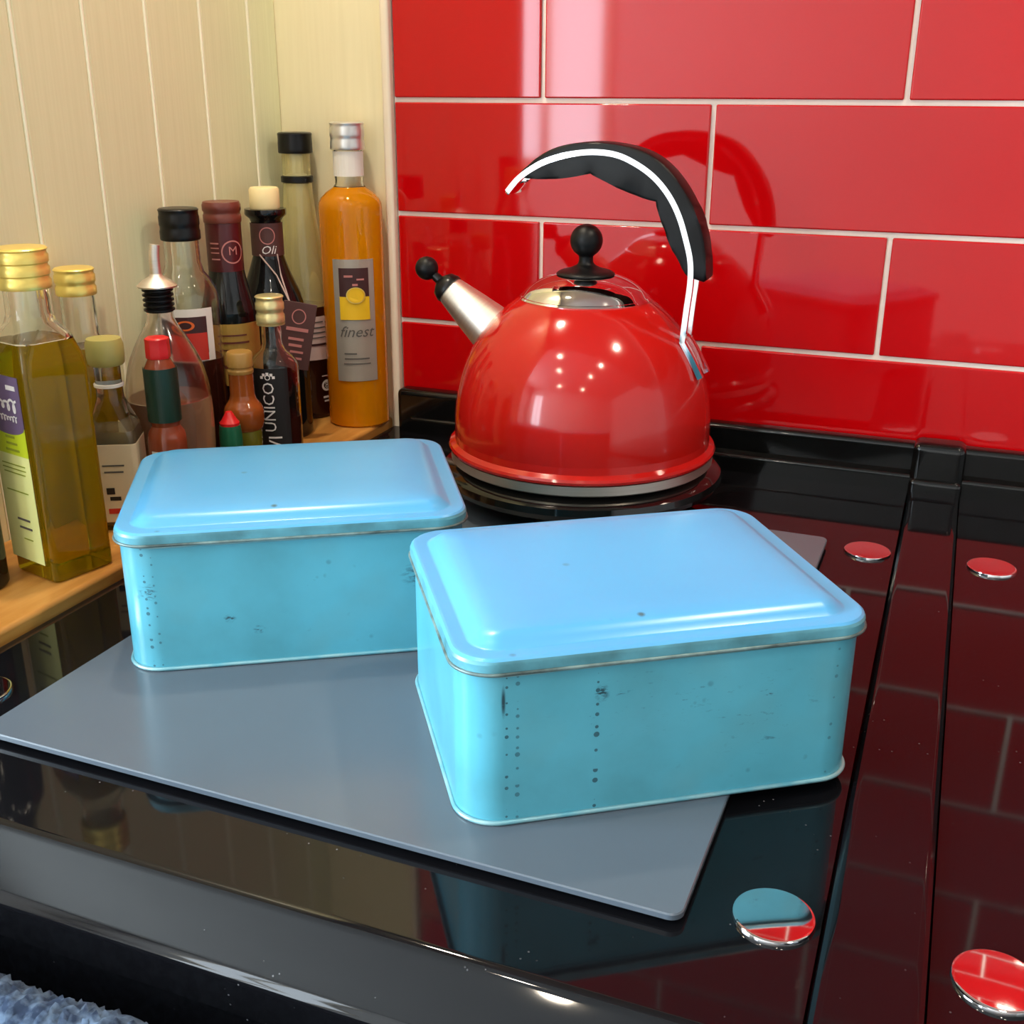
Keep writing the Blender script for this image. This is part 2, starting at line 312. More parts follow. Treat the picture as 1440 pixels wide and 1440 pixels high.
# cream panel beside the tiles, between the boarded side wall and the tile edge
pnl = struct(box('wall_panel', GX-0.01, -0.4005, -0.010, -0.0056, -0.02, 0.95, 'cream_paint', None, 0.0008))
tr = struct(box('trim_1', -0.4005, -0.3915, -0.0165, -0.0056, -0.02, 0.95, 'trim_paint', None, 0.003, 3))
# boarded side wall
wl = struct(box('wall_left', GX-0.06, GX-0.011, -0.63, 0.0, -0.95, 1.6, 'bead_lit_paint'))
BW = 0.0723; bd = None; k = 0; y1 = -0.0555+BW
while y1 > -0.62:
    ya, yb = y1-BW+0.0016, min(y1-0.0016, -0.0102)
    if k and (yb-ya) > BW-0.0034 and bd: o = link('board', bd, None, wl)
    else:
        bm = box_bm(-0.0055, 0.0055, -(yb-ya)/2, (yb-ya)/2, -0.75, 0.9, 0.0022, 3); o = sharp(from_bm('board', bm, 'board_paint', wl), 50)
        if k: bd = o.data
    wnorm(o); o.location = (GX-0.0055, (ya+yb)/2, 0)
    bb_ = tube('bead', [(GX-0.0012, y1-BW, -0.75), (GX-0.0012, y1-BW, 0.9)], 0.0019, 'bead_lit_paint', wl, 8)
    y1 -= BW; k += 1
# end post of the boarded wall, the alcove soffit and the rest of the kitchen
struct(box('trim_2', GX-0.07, GX+0.004, -0.66, -0.625, -0.95, 0.95, 'cream_paint', None, 0.004))
struct(box('wall_above', -0.60, 2.0, -0.62, 0.0, 0.955, 1.62, 'ceiling_paint'))
struct(box('ceiling', -2.2, 2.8, -3.3, 0.12, 1.505, 1.6, 'ceiling_paint'))
struct(box('floor', -2.2, 2.8, -3.3, 0.12, -1.0, -0.93, 'floor_stone'))
struct(box('wall_right', 2.6, 2.75, -3.3, 0.12, -0.95, 1.6, 'room_wall'))
def wall_with_window(name, axis, at, u0, u1, w0, w1, zb, zt):
    bm = bmesh.new()
    def add(a0, a1, z0, z1):
        b = box_bm(a0, a1, at-0.15, at, z0, z1) if axis == 'x' else box_bm(at-0.15, at, a0, a1, z0, z1)
        me = bpy.data.meshes.new('t'); b.to_mesh(me); b.free(); bm.from_mesh(me); bpy.data.meshes.remove(me)
    add(u0, w0, -0.95, 1.6); add(w1, u1, -0.95, 1.6); add(w0, w1, -0.95, zb); add(w0, w1, zt, 1.6)
    return struct(from_bm(name, bm, 'room_wall'))
wall_with_window('wall_rear', 'x', -3.0, -2.2, 2.8, -1.56, -1.10, 0.08, 1.24)
wall_with_window('wall_side', 'y', -1.95, -3.3, 0.12, -2.32, -1.18, 0.08, 1.24)
def window(name, axis, at, w0, w1, zb, zt):
    root = bpy.data.objects.new(name, None); C.objects.link(root); root['kind'] = 'structure'
    def bar(a0, a1, z0, z1, nm):
        if axis == 'x': box(nm, a0, a1, at-0.05, at+0.01, z0, z1, 'trim_paint', root, 0.003)
        else: box(nm, at-0.05, at+0.01, a0, a1, z0, z1, 'trim_paint', root, 0.003)
    bar(w0-0.02, w0+0.02, zb, zt, 'window_frame'); bar(w1-0.02, w1+0.02, zb, zt, 'window_frame'); bar(w0, w1, zb-0.02, zb+0.02, 'window_sill'); bar(w0, w1, zt-0.02, zt+0.02, 'window_frame')
    mid = (w0+w1)/2; bar(mid-0.015, mid+0.015, zb, zt, 'window_bar')
window('window_1', 'x', -3.0, -1.56, -1.10, 0.08, 1.24)
window('window_2', 'y', -1.95, -2.32, -1.18, 0.08, 1.24)
for i, (x, y, z, pw) in enumerate(LAMPS):
    where = 'in the soffit over the cooker' if z < 1 else 'in kitchen ceiling'
    side = ('above the bottles' if x < 0 else 'away from the bottles') if z < 1 else ('by the side window' if x < 0 else 'far from the side window')
    if z > 1: side += {-1: ', alcove row', -2: ', middle row', -3: ', added row lighting the rear wall'}[-1 if y > -1.3 else (-2 if y > -2 else -3)]
    t = thing('downlight', f'round recessed downlight {where} {side}', 'light', (x, y, z+0.004), group='recessed downlights')
    lathe('trim_ring', [(0.030, -0.006), (0.043, -0.006), (0.044, 0.0), (0.030, 0.0)], 'chrome', t, 32, True)
    lathe('lens', [(0.0, -0.003), (0.030, -0.003), (0.030, 0.0), (0.0, 0.0)], 'lamp_lens', t, 32)
    L = area_light('downlight_glow', (x, y, z-0.006), (x, y, 0), 0.055, 0.055, pw, WARM, 'DISK', math.radians(150))

# oak worktop strip between the cooker and the boarded wall
ow = box('oak_worktop', GX+0.0005, -0.4025, -0.66, -0.0105, -0.030, 0.008, 'oak', None, 0.0035, 3)
tag(ow, 'narrow orange oak worktop strip carrying the bottles beside the cooker', 'worktop')

# ------------------------------------------------------------------ RANGE COOKER
ck = thing('range_cooker', 'black enamelled range cooker with chrome bolt caps and a raised joint strip', 'cooker', (0, 0, -0.928))
def cpart(o): o.parent = ck; o.location.z += 0.928; return o
def arc(cy, cz, r, a0, a1, n=6): return [(cy+r*math.cos(math.radians(a0+(a1-a0)*i/n)), cz+r*math.sin(math.radians(a0+(a1-a0)*i/n))) for i in range(n+1)]
top_prof = [(-0.012, -0.04), (-0.012, 0.0), (-0.30, 0.0)] + arc(-0.680, -0.010, 0.010, 90, 128, 4) + arc(-0.7005, -0.0215, 0.0075, 128-75, 180, 1)[0:0] + [(-0.7045, -0.0165)] + arc(-0.7035, -0.0235, 0.0045, 128, 185, 4) + [(-0.708, -0.04)]
cpart(prism_x('hob_plate', top_prof, -0.3985, 0.1043, 'black_enamel'))
cpart(prism_x('hob_plate', top_prof, 0.1470, 1.05, 'black_enamel'))
cpart(box('carcass', -0.3980, 1.05, -0.7045, -0.012, -0.928, -0.0401, 'black_enamel'))
# raised joint strip
sp = [(-0.0005 if False else 0.1055, -0.035), (0.1055, 0.0005)] + [(0.1105+0.005*math.cos(math.radians(a)), 0.0005+0.0042*math.sin(math.radians(a))) for a in (150, 120, 90)] + [(0.1415+0.005*math.cos(math.radians(a)), 0.0005+0.0042*math.sin(math.radians(a))) for a in (90, 60, 30, 0)] + [(0.1465, -0.035)]
cpart(loft('joint_strip', [[(x, y, z) for (x, z) in sp] for y in (-0.7085, -0.012)], 'black_enamel', None, ang=25))
# upstand along the wall, two-tier, with rounded end block and a boss over the joint strip
usp = [(-0.0095, -0.01), (-0.0095, 0.038)] + arc(-0.0125, 0.038, 0.003, 0, 90, 3) + arc(-0.0200, 0.0365, 0.0045, 90, 180, 4) + [(-0.0245, 0.018)] + arc(-0.0290, 0.0125, 0.0035, 80, 180, 4) + [(-0.0325, -0.01)]
cpart(prism_x('upstand', usp, -0.372, 0.1055, 'black_gloss')); cpart(prism_x('upstand', usp, 0.1465, 1.05, 'black_gloss'))
cpart(box('upstand_end_block', -0.3885, -0.2900, -0.0300, -0.0095, -0.005, 0.0435, 'black_gloss', None, 0.006, 4))
cpart(box('joint_boss', 0.1045, 0.1475, -0.0375, -0.0092, -0.005, 0.0455, 'black_gloss', None, 0.007, 4))
cpart(box('joint_boss_foot', 0.1045, 0.1475, -0.0420, -0.0092, -0.005, 0.0150, 'black_gloss', None, 0.005, 4))
capd = None
for (x, y) in ((0.085, -0.614), (0.085, -0.186), (0.1714, -0.619), (0.1714, -0.185), (-0.366, -0.594), (-0.366, -0.19)):
    if capd is None:
        o = lathe('bolt_cap', [(0.0, 0.0022), (0.0158, 0.0022), (0.0168, 0.0018), (0.0172, 0.0008), (0.0172, -0.0005), (0.0, -0.0005)], 'chrome', None, 48); capd = o.data; wnorm(o)
    else: o = wnorm(link('bolt_cap', capd))
    o.location = (x, y, 0); cpart(o)
cpart(tube('towel_rail', [(-0.36, -0.748, -0.036), (1.0, -0.748, -0.036)], 0.009, 'chrome', None, 16))
for x in (-0.33, 0.6): cpart(tube('rail_bracket', [(x, -0.700, -0.036), (x, -0.745, -0.036)], 0.006, 'chrome', None, 12))

# blue terry towel hung over the rail
bm = bmesh.new(); NX, NS = 150, 90; grid = []
for i in range(NX+1):
    x = -0.345+0.30*i/NX; col = []
    for j in range(NS+1):
        s = j/NS; th = 0.0125
        if s < 0.4: y, z = -0.748-th, -0.24+(0.204)*(s/0.4); ny, nz = -1, 0
        elif s < 0.6:
            a = PI-(s-0.4)/0.2*PI; y, z = -0.748+th*math.cos(a), -0.036+th*math.sin(a); ny, nz = math.cos(a), math.sin(a)
        else: y, z = -0.748+th, -0.036-0.17*((s-0.6)/0.4); ny, nz = 1, 0
        h = 0.0034*(random.random()**1.5)+0.0012*math.sin(x*90)*math.cos(s*40)
        col.append(bm.verts.new((x+random.uniform(-.0006, .0006), y+ny*h, z+nz*h)))
    grid.append(col)
for i in range(NX):
    for j in range(NS): bm.faces.new((grid[i][j], grid[i+1][j], grid[i+1][j+1], grid[i][j+1]))
tw = from_bm('towel', bm, 'terry', None, True)
sd = tw.modifiers.new('thick', 'SOLIDIFY'); sd.thickness = 0.0025; sd.offset = -1
tag(tw, 'blue terry towel hung over the front rail of the cooker', 'towel')

# ------------------------------------------------------------------ grey slab on the hob
sl = thing('worktop_saver', 'grey rectangular glass worktop saver lying under the two blue tins', 'board', (-0.1365, -0.4065, 0.0))
sl.rotation_euler.z = math.radians(-0.6)
hx, hy = 0.1895, 0.2265
loft('slab', [rrect(hx-0.0004, hy-0.0004, 0.006, 0.0026), rrect(hx, hy, 0.006, 0.0030), rrect(hx, hy, 0.006, 0.0054), rrect(hx-0.0006, hy-0.0006, 0.0055, 0.0060)], 'slab_grey', sl, ang=25)
fd = None
for (x, y) in ((-.17, -.20), (.17, -.20), (.17, .20), (-.17, .20)):
    if fd is None: o = lathe('rubber_foot', [(0, 0), (0.006, 0), (0.006, 0.0026), (0, 0.0026)], 'black_rubber', sl, 16); fd = o.data
    else: o = link('rubber_foot', fd, None, sl)
    o.location = (x, y, 0)

# ------------------------------------------------------------------ BLUE TINS
TL, TD = 0.2019/2, 0.1598/2
def tin(label, loc, rz, paint):
    t = thing('storage_tin', label, 'tin', loc, rz, 'pair of blue lidded tins')
    cr = 0.020
    body = loft('body', [rrect(TL-0.004, TD-0.004, cr, 0.0006, 8), rrect(TL-0.0022, TD-0.0022, cr, 0.0012, 8), rrect(TL-0.0022, TD-0.0022, cr, 0.0775, 8)], paint, t, ang=30)
    tube('base_rim', [(x, y, 0.0012) for (x, y, z) in rrect(TL-0.0016, TD-0.0016, cr, 0, 10)], 0.0012, 'tin_rim', t, 8, True)
    tube('seam', [(x, y, 0.0772) for (x, y, z) in rrect(TL-0.0026, TD-0.0026, cr, 0, 10)], 0.0010, 'tin_rim', t, 8, True)
    lr = [(0.0000, 0.0790), (0.0000, 0.0835), (0.0006, 0.0850), (0.0018, 0.0860), (0.0034, 0.0863), (0.0085, 0.0860), (0.0100, 0.0864), (0.0125, 0.0885), (0.0150, 0.0905), (0.0185, 0.0917), (0.026, 0.0925), (0.045, 0.0932)]
    rings = [rrect(TL-i, TD-i, max(cr-i*0.75, 0.008), z, 8) for i, z in lr[2:]]
    lid = loft('lid', rings, 'tin_lid_sky_paint', t, ang=25)
    loft('lid_skirt', [rrect(TL-0.003, TD-0.003, cr-0.003, 0.0790, 8), rrect(TL, TD, cr, 0.0790, 8), rrect(TL, TD, cr, 0.0835, 8), rrect(TL-0.0006, TD-0.0006, cr, 0.0850, 8), rrect(TL-0.002, TD-0.002, cr, 0.0850, 8)], 'tin_skirt_paint', lid, False, 25)
    tube('lid_roll', [(x, y, 0.0790) for (x, y, z) in rrect(TL+0.0001, TD+0.0001, cr, 0, 10)], 0.0009, 'tin_seam', lid, 8, True)
    return t
tin('rectangular pale blue lidded tin with scuffed black marks, beside the bottles', (-0.2515, -0.4340, 0.0061), 0.5554, 'tin_paint_specked')
tin('rectangular turquoise blue lidded tin with stained, dot-worn front, overhanging the grey slab', (-0.0187, -0.4952, 0.0061), 0.6011, 'tin_paint_worn')

# ------------------------------------------------------------------ KETTLE on its trivet
KX, KY, KZ = -0.1511, -0.1577, 0.040
tv = thing('trivet', 'round black enamelled trivet standing under the red kettle', 'trivet', (KX, KY, 0.0))
lathe('plate', [(0, 0.022), (0.106, 0.022), (0.1135, 0.0235), (0.1160, 0.0280), (0.1150, 0.0330), (0.110, 0.0362), (0.104, 0.0372), (0.100, 0.0398), (0, 0.0398)], 'black_gloss', tv, 72)
for i, (dx, dy, z0) in enumerate(((-0.07, 0.05, 0.0003), (0.07, 0.05, 0.0003), (0.0, -0.085, 0.0063))):
    f = lathe('foot', [(0, z0), (0.009, z0), (0.011, 0.0225), (0, 0.0225)], 'black_gloss', tv, 20); f.location = (dx, dy, 0)
kt = thing('kettle', 'glossy red whistling kettle with black ball knob and arched handle', 'kettle', (KX, KY, KZ))
lathe('base_ring', [(0, 0.0), (0.1055, 0.0), (0.1075, 0.0015), (0.1075, 0.0085), (0.104, 0.0095), (0, 0.0095)], 'steel', kt, 96)
bp = [(0.104, 0.0092), (0.1088, 0.0100), (0.1093, 0.0120), (0.1083, 0.0140), (0.1045, 0.0165), (0.1040, 0.022)]
bp += smooth_prof([(0.1040, 0.022), (0.1040, 0.036), (0.1020, 0.0525), (0.0978, 0.070), (0.0920, 0.0850), (0.0838, 0.0990), (0.0735, 0.1115), (0.0620, 0.1225), (0.0530, 0.1290), (0.0500, 0.1308)], 5)
bp += [(0.0485, 0.1300)]
lathe('body', bp, 'kettle_red', kt, 96, ang=30)
lp = [(0.0515, 0.1292), (0.0522, 0.1305), (0.0510, 0.1318)] + smooth_prof([(0.0500, 0.1320), (0.0440, 0.1385), (0.0340, 0.1445), (0.0200, 0.1485), (0.0, 0.1500)], 5)
lid = lathe('lid', lp, 'chrome', kt, 80, ang=30)
kp = smooth_prof([(0.0, 0.1485), (0.0215, 0.1480), (0.0205, 0.1510), (0.0120, 0.1535), (0.0062, 0.1570), (0.0056, 0.1625)], 4) + [(0.0127*math.sin(math.radians(a)), 0.1743-0.0127*math.cos(math.radians(a))) for a in range(30, 181, 10)]
lathe('knob', kp, 'black_rubber', lid, 40, ang=60)
# spout towards -x
d = Vector((-0.0485, 0, 0.0385)).normalized()
root = Vector((-0.0640, 0, 0.0865))
spt = from_bm('spout', lathe_bm([(0.0, 0.0), (0.0215, 0.0), (0.0200, 0.022), (0.0165, 0.044), (0.0125, 0.066), (0.0115, 0.0685), (0.0, 0.0685)], 40), 'steel', kt); sharp(spt, 35)
q = Vector((0, 0, 1)).rotation_difference(d); spt.rotation_mode = 'QUATERNION'; spt.rotation_quaternion = q; spt.location = root
wcap = lathe('whistle_cap', [(0.0, 0.0680), (0.0128, 0.0680), (0.0130, 0.0700), (0.0110, 0.0755), (0.0060, 0.0790), (0.0040, 0.0800), (0.0036, 0.086), (0.0, 0.086)], 'black_plastic', spt, 32)
lathe('whistle_ball', [(0.0096*math.sin(math.radians(a)), 0.0945-0.0096*math.cos(math.radians(a))) for a in range(0, 181, 10)], 'black_rubber', spt, 32, ang=60)
# handle: outline in the x-z plane
def cr2(pts, k=6):
    out = []
    for i in range(len(pts)-1):
        p0 = pts[max(i-1, 0)]; p1 = pts[i]; p2 = pts[i+1]; p3 = pts[min(i+2, len(pts)-1)]
        for s in range(k):
            t = s/k; out.append(tuple(0.5*((2*p1[c])+(-p0[c]+p2[c])*t+(2*p0[c]-5*p1[c]+4*p2[c]-p3[c])*t*t+(-p0[c]+3*p1[c]-3*p2[c]+p3[c])*t**3) for c in (0, 1)))
    out.append(pts[-1]); return out
steel = [(-0.0611, 0.2497), (-0.0534, 0.2596), (-0.0435, 0.2678), (-0.0302, 0.2754), (-0.0130, 0.2804), (0.0067, 0.2829), (0.0262, 0.2812), (0.0429, 0.2745), (0.0570, 0.2652), (0.0685, 0.2529), (0.0774, 0.2378), (0.0839, 0.2200), (0.0872, 0.2044), (0.0872, 0.1884), (0.0848, 0.1694)]
outer = [(-0.0535, 0.2617), (-0.0389, 0.2747), (-0.0217, 0.2834), (0.0009, 0.2874), (0.0260, 0.2863), (0.0481, 0.2807), (0.0648, 0.2700), (0.0792, 0.2532), (0.0900, 0.2332), (0.0955, 0.2153), (0.0981, 0.1918)]
inner = cr2([(-0.0480, 0.2600), (-0.0270, 0.2600), (-0.0097, 0.2619), (0.0050, 0.2649)], 4) + cr2([(0.0050, 0.2649), (0.0187, 0.2590), (0.0356, 0.2518), (0.0563, 0.2463)], 4)[1:] + cr2([(0.0563, 0.2463), (0.0644, 0.2255), (0.0736, 0.2075), (0.0838, 0.1925)], 4)[1:]
outl = [(x, z-KZ) for (x, z) in cr2(outer, 5)] + [(0.0960, 0.1895-KZ)] + [(x, z-KZ) for (x, z) in reversed(inner)]
bm = bmesh.new(); HB = 0.0125
ring = [bm.verts.new((x, -HB, z)) for (x, z) in outl]; f0 = bm.faces.new(ring)
ex = bmesh.ops.extrude_face_region(bm, geom=[f0])
for vv in [e for e in ex['geom'] if isinstance(e, bmesh.types.BMVert)]: vv.co.y = HB
caps = [f for f in bm.faces if len(f.verts) > 8]
edges = list({e for f in caps for e in f.edges})
bmesh.ops.bevel(bm, geom=edges, offset=0.0022, segments=2, profile=0.5, affect='EDGES')
bmesh.ops.triangulate(bm, faces=[f for f in bm.faces if len(f.verts) > 4])
hg = sharp(from_bm('handle_grip', bm, 'black_rubber', kt), 45)
st2 = []
for i_, (x, z) in enumerate(steel):   # the steel sits a little inside the grip's centre line
    a_, b_ = steel[max(i_-1, 0)], steel[min(i_+1, len(steel)-1)]; l_ = math.hypot(b_[0]-a_[0], b_[1]-a_[1]); o_ = 0.0024*min(1.0, i_/3)*min(1.0, (len(steel)-1-i_)/3)
    st2.append((x+(b_[1]-a_[1])/l_*o_, z-(b_[0]-a_[0])/l_*o_))
path = [(x, z-KZ) for (x, z) in cr2(st2, 5)] + [(0.0828, 0.1432-KZ), (0.0905, 0.1310-KZ), (0.0985, 0.1165-KZ)]
for sgn in (-1, 1):
    bm = bmesh.new(); rows = []
    for i, (x, z) in enumerate(path):
        a = path[max(i-1, 0)]; b = path[min(i+1, len(path)-1)]; tx, tz = b[0]-a[0], b[1]-a[1]; ln = math.hypot(tx, tz); nx, nz = -tz/ln, tx/ln
        w = 0.0021; y0, y1 = sgn*(HB-0.0035), sgn*(HB+0.0012)
        rows.append([bm.verts.new((x+nx*w*su, yy, z+nz*w*su)) for su, yy in ((1, y0), (1, y1), (-1, y1), (-1, y0))])
    for a, b in zip(rows, rows[1:]):
        for i in range(4): bm.faces.new((a[i], a[(i+1) % 4], b[(i+1) % 4], b[i]))
    bm.faces.new(rows[0]); bm.faces.new(rows[-1])
    sharp(from_bm('handle_strip', bm, 'chrome', kt), 30)
tipb = box_bm(-0.006, 0.006, -HB-0.001, HB+0.001, -0.0018, 0.0018, 0.001)
tp = from_bm('handle_tip', tipb, 'chrome', kt); tp.location = (-0.0580, 0, 0.2525-KZ); tp.rotation_euler = (0, -math.radians(48), 0); sharp(tp)

# ------------------------------------------------------------------ BOTTLES on the oak strip
WZ = 0.0082
GRP = 'condiment bottles on the oak strip'
CAMXY = Vector((0.12, -1.0))
def bottle(name, label, x, y, cat='bottle'):
    return thing(name, label, cat, (x, y, WZ), 0.0, GRP)
def face(x, y, off=0.0): return math.atan2(CAMXY.y-y, CAMXY.x-x)+math.radians(off)
def rel(prof): return [(r, z-WZ) for (r, z) in prof]
def shell(name, prof, parent, th=0.0018, base=0.004, material='glass', n=48):
    # prof: outer (r,z) from base to lip, z from 0
    o = [(0.0, prof[0][1])] + list(prof)
    i = [(max(r-th, 0.002), max(z, base)) for (r, z) in reversed(prof)]
    i[-1] = (max(prof[0][0]-th*1.5, 0.002), base)
    return lathe(name, o+i+[(0.0, base)], material, parent, n)
def fill(name, prof, level, parent, material, th=0.0018, base=0.004, n=48):
    g = th+0.0003; out = [(0.0, base+0.0003), (prof[0][0]-g*1.5, base+0.0003)]
    for a, b in zip(prof, prof[1:]):
        if base+0.0008 < a[1] < level: out.append((a[0]-g, a[1]))
        if a[1] < level <= b[1]:
            t = (level-a[1])/(b[1]-a[1]); rr = a[0]+(b[0]-a[0])*t-g; out.append((rr, level)); break
    out.append((0.0, level)); return lathe(name, out, material, parent, n)
def filled(prof, level, parent, liq, lname, glass='glass', th=0.0018, n=48):
    # clear glass above the liquid, the full thickness of liquid and glass below it
    lo = [(r, z) for (r, z) in prof if z < level]; hi = [(r, z) for (r, z) in prof if z > level]
    a, b = lo[-1], hi[0]; rr = a[0]+(b[0]-a[0])*(level-a[1])/(b[1]-a[1])
    lathe(lname, [(0.0, lo[0][1])]+lo+[(rr, level), (0.0, level)], liq, parent, n)
    o = [(rr, level+0.0002)]+hi; i = [(max(r-th, 0.002), z) for (r, z) in reversed(o)]
    return lathe('glass', o+i, glass, parent, n, True)
def cap_prof(r, z0, z1, ridges=3, amp=0.0005):
    out = [(0.0, z0), (r*0.97, z0), (r, z0+0.0008)]
    h = (z1-z0-0.0024)/max(ridges, 1)
    for k in range(ridges):
        zz = z0+0.0012+h*k; out += [(r, zz+h*0.15), (r, zz+h*0.5), (r-amp, zz+h*0.65), (r-amp, zz+h*0.85), (r, zz+h*0.98)]
    out += [(r, z1-0.0012), (r-0.0010, z1-0.0002), (r-0.0020, z1), (0.0, z1)]
    return out
def wrap(name, r, z0, z1, a0, a1, material, parent, lift=0.0004, n=20, r1=None, thick=0.0003):
    # curved paper label: a closed thin shell following the bottle
    bm = bmesh.new(); r1 = r if r1 is None else r1; rows = []
    for rr in (lift, lift+thick):
        rows.append([[bm.verts.new(((R_+rr)*math.cos(a0+(a1-a0)*i/n), (R_+rr)*math.sin(a0+(a1-a0)*i/n), z)) for i in range(n+1)] for R_, z in ((r, z0), (r1, z1))])
    for s, (lo, hi) in enumerate(rows):
        for i in range(n): bm.faces.new((lo[i], lo[i+1], hi[i+1], hi[i]))
    for i in range(n):
        bm.faces.new((rows[0][0][i], rows[0][0][i+1], rows[1][0][i+1], rows[1][0][i])); bm.faces.new((rows[0][1][i], rows[0][1][i+1], rows[1][1][i+1], rows[1][1][i]))
    for i in (0, n): bm.faces.new((rows[0][0][i], rows[0][1][i], rows[1][1][i], rows[1][0][i]))
    return from_bm(name, bm, material, parent, False)
def text_mesh(txt, size, shear=0.0):
    cu = bpy.data.curves.new('txt', 'FONT'); cu.body = txt; cu.size = size; cu.align_x = 'CENTER'; cu.align_y = 'CENTER'; cu.shear = shear; cu.resolution_u = 2
    o = bpy.data.objects.new('txt', cu); C.objects.link(o)
    dg = bpy.context.evaluated_depsgraph_get(); me = bpy.data.meshes.new_from_object(o.evaluated_get(dg))
    C.objects.unlink(o); bpy.data.objects.remove(o); return me
def subdiv(me, cuts=1):
    bm = bmesh.new(); bm.from_mesh(me); bmesh.ops.triangulate(bm, faces=bm.faces)
    bmesh.ops.subdivide_edges(bm, edges=bm.edges[:], cuts=cuts); bm.to_mesh(me); bm.free()
def text_on_cyl(name, txt, size, r, ang, z, material, parent, rot=0.0, shear=0.0, lift=0.0010, cuts=1):
    me = text_mesh(txt, size, shear); subdiv(me, cuts); c, s = math.cos(rot), math.sin(rot)
    for vv in me.vertices:
        x, y = vv.co.x*c-vv.co.y*s, vv.co.x*s+vv.co.y*c
        a = ang+x/r; vv.co = ((r+lift)*math.cos(a), (r+lift)*math.sin(a), z+y)
    return link(name, me, material, parent)
def bars_on_cyl(name, rows, r, ang, material, parent, lift=0.0009):
    # small lines of print: (offset along the curve, z, length, height)
    bm = bmesh.new()
    for (u, z, ln, h) in rows:
        n = 6; lo, hi = [], []
        for i in range(n+1):
            a = ang+(u-ln/2+ln*i/n)/r; lo.append(bm.verts.new(((r+lift)*math.cos(a), (r+lift)*math.sin(a), z-h/2))); hi.append(bm.verts.new(((r+lift)*math.cos(a), (r+lift)*math.sin(a), z+h/2)))
        for i in range(n): bm.faces.new((lo[i], lo[i+1], hi[i+1], hi[i]))
    return from_bm(name, bm, material, parent)
def ring_on_cyl(name, r, ang, z, rx, w, material, parent, lift=0.0010, ry=None, fillin=False):
    bm = bmesh.new(); n = 28; ry = rx if ry is None else ry; A_, B_ = [], []
    for i in range(n):
        t = 2*PI*i/n
        for rr, lst in ((1.0, A_), (1.0-w/rx, B_)):
            a = ang+rx*rr*math.cos(t)/r; lst.append(bm.verts.new(((r+lift)*math.cos(a), (r+lift)*math.sin(a), z+ry*rr*math.sin(t))))
    for i in range(n):
        j = (i+1) % n; bm.faces.new((A_[i], A_[j], B_[j], B_[i]))
    if fillin: bm.faces.new(B_)
    return from_bm(name, bm, material, parent)

# --- tall amber bottle, silver cap
x, y = -0.4275, -0.036; t = bottle('bottle', 'tall amber syrup bottle with silver cap and silver label beside the red tiles', x, y); F = face(x, y, 0)
pr = rel([(0.0285, 0.0082), (0.0302, 0.0100), (0.0303, 0.100), (0.0303, 0.205), (0.0303, 0.2170), (0.0298, 0.2225), (0.0275, 0.2275), (0.0220, 0.2330), (0.0155, 0.2372), (0.0136, 0.2400), (0.0135, 0.2440), (0.0135, 0.2900)])
filled(pr, 0.2295, t, 'amber_syrup', 'syrup')
lathe('cap', rel(cap_prof(0.0162, 0.2710, 0.2958, 2, 0.0006)), 'silver_cap', t, 40)
wrap('neck_label', 0.0136, 0.2475-WZ, 0.2700-WZ, F-2.2, F+2.2, 'white_paper', t)
lb = wrap('label', 0.0304, 0.0560-WZ, 0.1735-WZ, F-0.66, F+0.66, 'silver_paper', t)
wrap('picture_dark', 0.0308, 0.1285-WZ, 0.1655-WZ, F-0.46, F+0.46, 'brown_print', lb)
wrap('picture_yellow', 0.0312, 0.1165-WZ, 0.1385-WZ, F-0.46, F+0.46, 'yellow_print', lb)
ring_on_cyl('picture_fruit', 0.0312, F+0.04, 0.1400-WZ, 0.0085, 0.0022, 'yellow_print', lb, 0.0014, 0.0075, True)
ring_on_cyl('picture_rim', 0.0312, F+0.04, 0.1400-WZ, 0.0088, 0.0009, 'gold_cap', lb, 0.0017, 0.0078)
bars_on_cyl('picture_lines', [(-0.005, 0.158-WZ, 0.008, 0.002), (0.006, 0.155-WZ, 0.007, 0.0016), (0.001, 0.150-WZ, 0.005, 0.002)], 0.0312, F, 'pink_print', lb, 0.0012)
text_on_cyl('lettering', 'finest', 0.0150, 0.0306, F, 0.1045-WZ, 'grey_print', lb, shear=0.35)
bars_on_cyl('small_print', [(-0.006, 0.0835-WZ, 0.012, 0.0014), (0.0, 0.0785-WZ, 0.024, 0.0014), (0.0, 0.0735-WZ, 0.026, 0.0012)], 0.0308, F, 'grey_print', lb)

# --- tall pale bottle, black cap, dark liquid low down
x, y = -0.4875, -0.031; t = bottle('bottle', 'tallest slim clear bottle with black cap and black neck ring in the corner', x, y); F = face(x, y, 5)
pr = rel([(0.0235, 0.0082), (0.0248, 0.0100), (0.0250, 0.100), (0.0250, 0.1202), (0.0238, 0.1415), (0.0202, 0.1763), (0.0160, 0.2104), (0.0138, 0.2392), (0.0136, 0.2480), (0.0136, 0.2680)])
filled(pr, 0.1130, t, 'dark_liquid', 'vinegar', 'glass_green')
lathe('cap', rel(cap_prof(0.0164, 0.2665, 0.2855, 1, 0.0002)), 'black_plastic', t)
lathe('pourer_neck', rel([(0.0, 0.2464), (0.0128, 0.2464), (0.0064, 0.2480), (0.0060, 0.2660), (0, 0.2660)])[1:4][::-1] + rel([(0.0050, 0.2466)]), 'white_paper', t, 24)
lathe('neck_ring', rel([(0.0139, 0.2392), (0.0155, 0.2400), (0.0155, 0.2450), (0.0139, 0.2458)]), 'black_plastic', t, 40, True)
lb = wrap('label', 0.0251, 0.0690-WZ, 0.1125-WZ, F-0.15, F+1.05, 'pink_paper', t)
bars_on_cyl('label_band', [(0.011, 0.0845-WZ, 0.024, 0.0022)], 0.0253, F, 'brown_print', lb)
